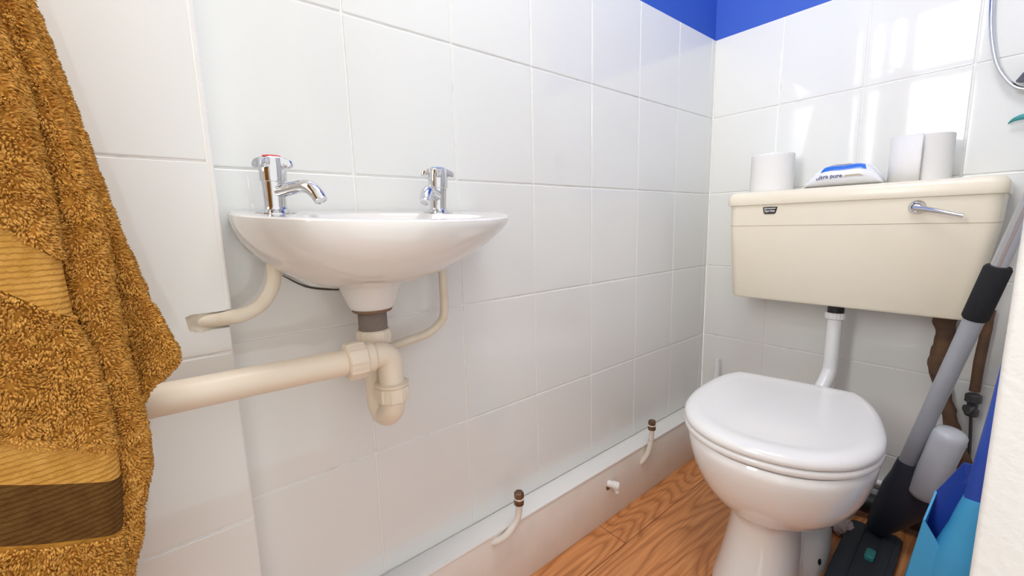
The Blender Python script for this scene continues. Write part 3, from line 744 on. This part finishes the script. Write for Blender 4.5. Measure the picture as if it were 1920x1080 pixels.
link('lettering', g, M['ink'], wpk, smooth=False)

# ------------------------------------------------------------------ pipework low on the back wall
tag(link('conduit', G().tube([(0.24, -0.011, 0.078), (0.79, -0.011, 0.078)], 0.0095, 16, 0), M['flush']), 'thin white horizontal pipe along the wall above the grey skirting', 'pipe')
tag(link('soil_pipe', G().tube([(0.36, -0.12, 0.10), (0.42, -0.105, 0.07), (0.47, -0.085, 0.045), (0.54, -0.068, 0.04), (0.66, -0.062, 0.04)], 0.027, 18, 4), M['black']), 'black soil pipe on the floor behind the toilet', 'pipe')
g = G(); n = 26; R_ = []
for i in range(15):
    ph = math.pi * i / 14
    ring = []
    for k in range(n):
        a = 2 * math.pi * k / n
        p = Vector((math.sin(ph) * math.cos(a), math.sin(ph) * math.sin(a), -math.cos(ph)))
        q = 1 + 0.45 * mnoise.noise(p * 2.2) + 0.25 * mnoise.noise(p * 5)
        ring.append((0.484 + 0.023 * p.x * q, -0.203 + 0.022 * p.y * q, max(0.001, 0.020 + 0.022 * p.z * q)))
    R_.append(ring)
g.loft(R_)
tag(link('crumpled_tissue', g, M['crumple']), 'crumpled pinkish tissue on the floor behind the toilet foot', 'tissue')
g = G().tube([(0.618, -0.034, 0.605), (0.612, -0.034, 0.57), (0.616, -0.033, 0.52), (0.610, -0.033, 0.46), (0.618, -0.032, 0.41), (0.636, -0.032, 0.34), (0.660, -0.032, 0.26), (0.684, -0.032, 0.19), (0.705, -0.032, 0.10), (0.71, -0.032, 0.0)],
             [0.021, 0.021, 0.018, 0.020, 0.016, 0.015, 0.0155, 0.016, 0.016, 0.016], 18, 6, jitter=0.005)
tag(link('lagged_pipe', g, M['oldpipe']), 'thick brown rusty wrapped pipe bending down behind the mop pole', 'pipe')
t = thing('stop_valve', 'narrow dark brown pipe with a tarnished valve, at the right end below the cistern', 'valve', (0.68, -0.025, 0.08))
link('pipe', G().tube([(0.682, -0.028, 0.60), (0.678, -0.028, 0.50), (0.676, -0.028, 0.40)], 0.0095, 14, 4, jitter=0.0015), M['oldpipe'], t)
link('valve_body', G().lathe([(0.0105, 0.0), (0.0130, 0.004), (0.0130, 0.016), (0.0098, 0.019), (0.0098, 0.032), (0.0150, 0.036), (0.0150, 0.052), (0.010, 0.056)], (0.676, -0.028, 0.338), n=12), M['oldvalve'], t, sharp=25)
link('valve_spindle', G().tube([(0.676, -0.032, 0.362), (0.672, -0.056, 0.362), (0.668, -0.060, 0.362)], [0.006, 0.006, 0.011], 10, 0), M['oldvalve'], t)
link('tail_pipe', G().tube([(0.676, -0.028, 0.338), (0.682, -0.026, 0.24), (0.684, -0.026, 0.09)], 0.0032, 10, 3), M['oldvalve'], t)

# ------------------------------------------------------------------ spray mop
P0, P1 = Vector((0.586, -0.2, 0.213)), Vector((0.711, -0.3, 0.811)); PD = P1 - P0
mop = thing('spray_mop', 'grey spray mop with black foam grip leaning in the corner beside the cistern', 'mop', (0.557, -0.28, 0.0))
link('pole', G().tube([P0 - PD * 0.06, P0 + PD * 0.72], 0.0158, 20, 0), M['pole'], mop)
link('foam_grip', G().tube([P0 + PD * 0.672, P0 + PD * 0.68, P0 + PD * 0.845, P0 + PD * 0.853], [0.017, 0.0198, 0.0195, 0.017], 22, 0), M['foam'], mop, sharp=60)
link('upper_pole', G().tube([P0 + PD * 0.845, P0 + PD * 1.62], 0.0118, 20, 0), M['steel'], mop)
dn = PD.normalized()
g = G(); R_ = []
for (tt, hx, hy, ox) in ((0.065, 0.017, 0.017, 0.0), (0.05, 0.020, 0.020, 0.002), (0.0, 0.031, 0.026, 0.012), (-0.06, 0.046, 0.030, 0.022), (-0.12, 0.044, 0.032, 0.02), (-0.20, 0.036, 0.032, 0.012), (-0.27, 0.024, 0.026, 0.004), (-0.30, 0.018, 0.022, 0.0)):
    c = P0 + PD * tt + Vector((ox, 0, -ox * .25))
    R_.append([(c.x + x, c.y + y, c.z - 0.2 * x) for x, y in rrect(-hx, hx, -hy, hy, min(hx, hy) * .7, 5)])
g.loft(R_); link('joint_housing', g, M['mop_body'], mop, sharp=50)
B0, B1 = Vector((0.6265, -0.212, 0.185)), Vector((0.6600, -0.232, 0.366)); BD = (B1 - B0)
g = G().lathe([(0.020, 0.0), (0.026, 0.003), (0.0275, 0.012), (0.0285, 0.16), (0.0275, 0.174), (0.022, 0.181), (0.012, 0.184), (0.0005, 0.185)], B0, BD, 28)
link('water_bottle', g, M['bottle'], mop, sharp=60)
ha = math.radians(2)
def hd(x, y, z): return (0.553 + x * math.cos(ha) - y * math.sin(ha), -0.275 + x * math.sin(ha) + y * math.cos(ha), z)
g = G(); R_ = []
for z, e in ((0.003, 0.002), (0.006, 0.0), (0.018, 0.0), (0.022, 0.003), (0.023, 0.010)):
    R_.append([hd(x, y, z) for x, y in rrect(-0.055 + e, 0.050 - e, -0.165 + e, 0.130 - e, 0.014, 5)])
g.loft(R_); hdp = link('head_plate', g, M['mop_pad'], mop, sharp=40)
for sx in (-0.031, 0.026):
    g = G(); g.loft([[hd(x, y, z) for x, y in rrect(sx - 0.012 + e, sx + 0.012 - e, -0.15 + e, 0.11 - e, 0.008, 4)] for z, e in ((0.0225, 0), (0.026, 0.001), (0.0275, 0.004))])
    link('rib', g, M['mop_pad'], hdp, sharp=40)
g = G(); g.loft([[hd(x, y, z) for x, y in rrect(-0.004 + e, 0.014 - e, -0.024 + e, 0.014 - e, 0.005, 4)] for z, e in ((0.0225, 0), (0.031, 0.0), (0.034, 0.003))])
link('pad_clip', g, M['teal'], hdp, sharp=40)

# ------------------------------------------------------------------ dustpan
dp = thing('dustpan', 'light blue dustpan standing upright with a deep blue handle, half hidden by the white jamb', 'dustpan', (0.69, -0.47, 0.0))
g = G()
BKv = [(0.618, -0.425, 0.001), (0.662, -0.455, 0.325), (0.690, -0.452, 0.392), (0.735, -0.452, 0.392), (0.775, -0.425, 0.001)]
g.add(BKv, [(0, 1, 2, 3, 4)])
link('back_plate', g, M['deepblue'], dp, smooth=False, solid=0.003)
FRv = [(0.624, -0.520, 0.001), (0.642, -0.505, 0.165), (0.6545, -0.497, 0.284), (0.705, -0.500, 0.202), (0.765, -0.515, 0.115), (0.775, -0.520, 0.001)]
g = G().add(FRv, [(0, 1, 2, 3, 4, 5)])
link('front_lip', g, M['lightblue'], dp, smooth=False, solid=0.003)
g = G().add([BKv[0], FRv[0], FRv[1], FRv[2], BKv[1]], [(0, 1, 2, 3, 4)]).add([BKv[4], FRv[5], FRv[4], (0.775, -0.452, 0.392)], [(0, 1, 2, 3)])
link('side_wall', g, M['lightblue'], dp, smooth=False, solid=0.003)
DH0, DH1 = Vector((0.7105, -0.488, 0.345)), Vector((0.7245, -0.492, 0.56))
g = G().tube([(0.692, -0.475, 0.06), (0.694, -0.477, 0.17), (0.698, -0.481, 0.23), (0.704, -0.485, 0.29), (0.7105, -0.488, 0.342), (0.711, -0.488, 0.347)], [0.040, 0.036, 0.031, 0.021, 0.0165, 0.0155], 24, 4)
link('socket', g, M['lightblue'], dp)
link('handle', G().tube([DH0 - Vector((0.001, 0, 0.01)), DH0 + (DH1 - DH0) * .5, DH1, (0.745, -0.498, 0.86), (0.747, -0.498, 0.88)], [0.0150, 0.0128, 0.0115, 0.0105, 0.006], 20, 4), M['deepblue'], dp)

# ------------------------------------------------------------------ things hanging high on the back wall
t = thing('wire_hanger', 'thin curved chrome wire with a dark clip hanging on the tiles right of the cistern', 'wire hanger', (0.66, -0.02, 1.08))
link('wire', G().tube([(0.615, -0.012, 1.45), (0.617, -0.016, 1.34), (0.622, -0.018, 1.245), (0.631, -0.02, 1.184), (0.642, -0.02, 1.142), (0.658, -0.02, 1.110), (0.674, -0.02, 1.090), (0.695, -0.02, 1.082), (0.73, -0.02, 1.082)],
                      0.0045, 14, 6), M['chrome_dull'], t)
link('hook_plate', G().lathe([(0.011, 0.0), (0.011, 0.004), (0.008, 0.012), (0.0005, 0.013)], (0.615, -0.001, 1.45), (0, -1, 0), 20), M['chrome'], t)
g = G(); g.loft([[(0.671, y, 1.103), (0.676, y, 1.100), (0.74, y, 1.098), (0.74, y, 1.150), (0.700, y, 1.138), (0.684, y, 1.124)] for y in (-0.029, -0.013)])
link('clip', g, M['navy'], t, smooth=False)
g = G().tube([(0.668, -0.012, 1.017), (0.676, -0.016, 1.0235), (0.688, -0.018, 1.027), (0.705, -0.018, 1.028), (0.73, -0.016, 1.024), (0.752, -0.010, 1.012)], [0.0008, 0.004, 0.006, 0.0068, 0.006, 0.003], 14, 5)
tag(link('plastic_hook', g, M['teal']), 'small curved teal plastic hook on the tiles right of the cistern', 'hook')

# ------------------------------------------------------------------ towel
def interp(tab, z):
    a = sorted(tab); xs = [p[0] for p in a]; ys = [p[1] for p in a]
    return float(np.interp(z, xs, ys))
yAB = [(1.6, -1.70), (1.2, -1.60), (1.0, -1.572), (.959, -1.563), (.936, -1.558), (.845, -1.556), (.80, -1.557), (.753, -1.556), (.72, -1.548), (.683, -1.545), (.649, -1.544), (.60, -1.545), (.55, -1.551), (.50, -1.556), (.3, -1.57)]
yBC = [(1.6, -1.68), (1.2, -1.592), (1.008, -1.557), (.951, -1.5475), (.842, -1.5315), (.78, -1.5315), (.717, -1.5300), (.672, -1.527), (.64, -1.5250), (.60, -1.527), (.565, -1.537), (.535, -1.541), (.50, -1.553), (.3, -1.57)]
yC = [(1.6, -1.68), (1.2, -1.591), (1.008, -1.557), (.951, -1.5475), (.842, -1.531), (.763, -1.5155), (.70, -1.4975), (.690, -1.4985), (.683, -1.505), (.67, -1.522), (.655, -1.531), (.64, -1.540), (.3, -1.585)]
NL = 40
def section(z):
    a, b, c = interp(yAB, z), interp(yBC, z), interp(yC, z)
    b = max(b, a + 0.004)
    fl = min(1.0, max(0.0, (1.55 - z) / 0.5))
    P = []
    # fold A: nearest the viewer, running out of view on the left
    for k in range(NL):
        t = k / (NL - 1)
        y = -1.86 + (a - 0.012 + 1.86) * t
        P.append((0.252 + 0.012 * math.sin(t * 9 + z * 3) * (1 - t) + 0.010 * math.sin(math.pi * min(1, max(0, (t - .7) / .3))), y))
    for k in range(1, 9):
        A = math.pi * k / 8
        P.append((0.252 - 0.018 + 0.018 * math.cos(A * .9), a - 0.012 + 0.012 * math.sin(A)))
    # fold B
    w = b - a
    for k in range(0, 10):
        t = k / 9; P.append((0.203 + 0.022 * math.sin(math.pi * (0.1 + 0.55 * t)), a - 0.008 + (w + 0.001) * t))
    x0 = P[-1][0]
    for k in range(1, 8):
        A = math.pi * k / 7; P.append((x0 - 0.016 + 0.016 * math.cos(A), b - 0.007 + 0.007 * math.sin(A)))
    # fold C
    c2 = max(c, b - 0.010); w = c2 - b + 0.008
    for k in range(0, 9):
        t = k / 8; P.append((0.168 + 0.012 * math.sin(math.pi * (0.1 + 0.5 * t)), b - 0.008 + w * t))
    x0 = P[-1][0]
    for k in range(1, 8):
        A = math.pi * k / 7; P.append((x0 - 0.013 + 0.013 * math.cos(A), c2 + 0.004 * math.sin(A)))
    for k in range(1, 12):
        t = k / 11; P.append((0.145 - 0.004 * math.sin(t * 7), c2 + (-1.86 - c2) * t))
    hx = 0.16
    return [(hx + (x - hx) * (0.35 + 0.65 * fl), y) for x, y in P]
zs = list(np.linspace(0.33, 1.62, 130))
secs = [section(z) for z in zs]
nS = len(secs[0])
g = G().loft([[(x, y, z) for x, y in s_] for s_, z in zip(secs, zs)])
tw = link('bath_towel', g, M['towel'], sharp=80)
tag(tw, 'mustard yellow fluffy bath towel hanging in folds beside the pier at the left', 'towel')
SV = np.array([[(x, y, z) for x, y in s_] for s_, z in zip(secs, zs)])
def band_lo1(y): return 0.806 + (-1.558 - y) * 1.25, 0.760 + (-1.558 - y) * 0.95
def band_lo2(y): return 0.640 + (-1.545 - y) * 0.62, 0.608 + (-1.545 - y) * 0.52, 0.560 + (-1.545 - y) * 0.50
def in_band(y, z, x):
    if x < 0.232 - 0.0 and y > -1.56: pass
    h, l = band_lo1(y)
    if l < z < h: return True
    h, m_, l = band_lo2(y)
    return l < z < h
# flat bands, the mustard ones woven: thin strips over fold A
iA = NL + 7
def strip(name, m, fn0, fn1):
    g = G(); R_ = []
    for q in range(9):
        ring = []
        for k in range(iA):
            y0 = secs[60][k][1]
            lo, hi = fn0(secs[50][k][1]), fn1(secs[50][k][1])
            z = lo + (hi - lo) * q / 8
            sct = section(z); x, y = sct[k]
            nx = 0.0022
            x1, y1 = sct[min(k + 1, iA)], sct[max(k - 1, 0)]
            d = Vector((x1[0] - y1[0], x1[1] - y1[1])); d.normalize()
            ring.append((x + d.y * nx, y - d.x * nx, z))
        R_.append(ring)
    g.loft(R_, False, False, closed=False)
    return link(name, g, m, tw, sharp=80)
strip('towel_band', M['band'], lambda y: band_lo1(y)[1], lambda y: band_lo1(y)[0])
strip('towel_band', M['band'], lambda y: band_lo2(y)[1], lambda y: band_lo2(y)[0])
o = strip('towel_band', M['band_dark'], lambda y: band_lo2(y)[2], lambda y: band_lo2(y)[1]); o['label'] = 'dark brown band'
# terry pile: short curved tufts standing on the surface
rng = np.random.default_rng(3)
vis_cols = nS - 11
ds, tris = [], []
p00 = SV[:-1, :vis_cols]; p10 = SV[1:, :vis_cols]; p01 = SV[:-1, 1:vis_cols + 1]; p11 = SV[1:, 1:vis_cols + 1]
ar = np.linalg.norm(np.cross(p01 - p00, p10 - p00), axis=2)
yy = p00[..., 1]; zz = p00[..., 2]
ar = np.where((yy < -1.70) | (zz > 1.12) | (zz < 0.40), 0, ar)
NT = 100000
idx = rng.choice(ar.size, NT, p=(ar / ar.sum()).ravel()); ri, ci = np.unravel_index(idx, ar.shape)
u = rng.random((NT, 1)); v_ = rng.random((NT, 1))
pos = p00[ri, ci] * (1 - u) * (1 - v_) + p01[ri, ci] * u * (1 - v_) + p10[ri, ci] * (1 - u) * v_ + p11[ri, ci] * u * v_
nrm = np.cross(p01[ri, ci] - p00[ri, ci], p10[ri, ci] - p00[ri, ci]); nrm /= np.linalg.norm(nrm, axis=1, keepdims=True) + 1e-9
ok = np.ones(NT, bool)
for i in range(NT):
    if ci[i] < iA and in_band(pos[i, 1], pos[i, 2], pos[i, 0]): ok[i] = False
pos, nrm = pos[ok], nrm[ok]; NT = len(pos)
if nrm[np.argmax(pos[:, 0])][0] < 0: nrm = -nrm
cl = np.array([[mnoise.noise(Vector(p) * 85), mnoise.noise(Vector(p) * 85 + Vector((7, 3, 1))), mnoise.noise(Vector(p) * 85 + Vector((1, 9, 4)))] for p in pos])
d1 = nrm + cl * 1.0 + rng.normal(0, 0.14, (NT, 3)) + np.array([0, 0, -0.15]); d1 /= np.linalg.norm(d1, axis=1, keepdims=True)
ln = 0.0048 * (0.8 + 0.4 * rng.random((NT, 1)))
d2 = d1 + np.array([0, 0, -0.55]) + cl * 0.4; d2 /= np.linalg.norm(d2, axis=1, keepdims=True)
side = np.cross(d1, rng.normal(0, 1, (NT, 3))); side /= np.linalg.norm(side, axis=1, keepdims=True); side2 = np.cross(d1, side)
q0 = pos - nrm * 0.0006; q1 = pos + d1 * ln * 0.6; q2 = q1 + d2 * ln * 0.45
rw = 0.0010
V = np.zeros((NT, 8, 3))
for k in range(3):
    A = 2 * math.pi * k / 3; o_ = (side * math.cos(A) + side2 * math.sin(A)) * rw
    V[:, k] = q0 + o_ * 0.9; V[:, 3 + k] = q1 + o_
V[:, 6] = q2 + side * rw * 0.35; V[:, 7] = q2 - side * rw * 0.35
F4 = np.array([[0, 1, 4, 3], [1, 2, 5, 4], [2, 0, 3, 5], [3, 4, 7, 6], [4, 5, 7, 7], [5, 3, 6, 7]])
quads = np.array([[0, 1, 4, 3], [1, 2, 5, 4], [2, 0, 3, 5], [3, 4, 7, 6], [5, 3, 6, 7]])
tri = np.array([[4, 5, 7]])
base = (np.arange(NT) * 8)[:, None, None]
fq = (quads[None] + base).reshape(-1, 4); ft = (tri[None] + base).reshape(-1, 3)
me = bpy.data.meshes.new('terry_pile')
VV = (V.reshape(-1, 3) - np.array(tw.location)).astype(np.float32)
me.vertices.add(len(VV)); me.vertices.foreach_set('co', VV.ravel())
loops = np.concatenate([fq.ravel(), ft.ravel()]).astype(np.int32)
me.loops.add(len(loops)); me.loops.foreach_set('vertex_index', loops)
st = np.concatenate([np.arange(len(fq)) * 4, len(fq) * 4 + np.arange(len(ft)) * 3]).astype(np.int32)
me.polygons.add(len(st)); me.polygons.foreach_set('loop_start', st)
me.polygons.foreach_set('use_smooth', np.ones(len(st), bool))
me.materials.append(M['pile']); me.update(calc_edges=True); me.validate()
o = bpy.data.objects.new('terry_pile', me); C.objects.link(o); o.parent = tw
# rail the towel hangs from, above the frame
rl = thing('towel_rail', 'chrome towel rail on the pier above the mustard towel', 'towel rail', (0.05, -1.78, 1.6))
link('bar', G().tube([(0.16, -1.92, 1.622), (0.16, -1.64, 1.622)], 0.008, 16, 0), M['chrome'], rl)
for yy_ in (-1.90, -1.66):
    link('bracket', G().tube([(0.0505, yy_, 1.622), (0.16, yy_, 1.622)], 0.007, 14, 0), M['chrome'], rl)

# made-up glowing panel that goes with the added overhead fill, out of view
lm = thing('added_fill_panel', 'flat white rectangular panel added under the ceiling as an unseen fill light', 'ceiling light', (0.46, -1.02, 2.27))
link('frame', G().box(0.23, 0.69, -1.41, -0.63, 2.278, 2.2995, 0.006), M['plain'], lm)
link('diffuser', G().box(0.25, 0.67, -1.39, -0.65, 2.272, 2.2785), M['fill_glow'], lm, smooth=False)
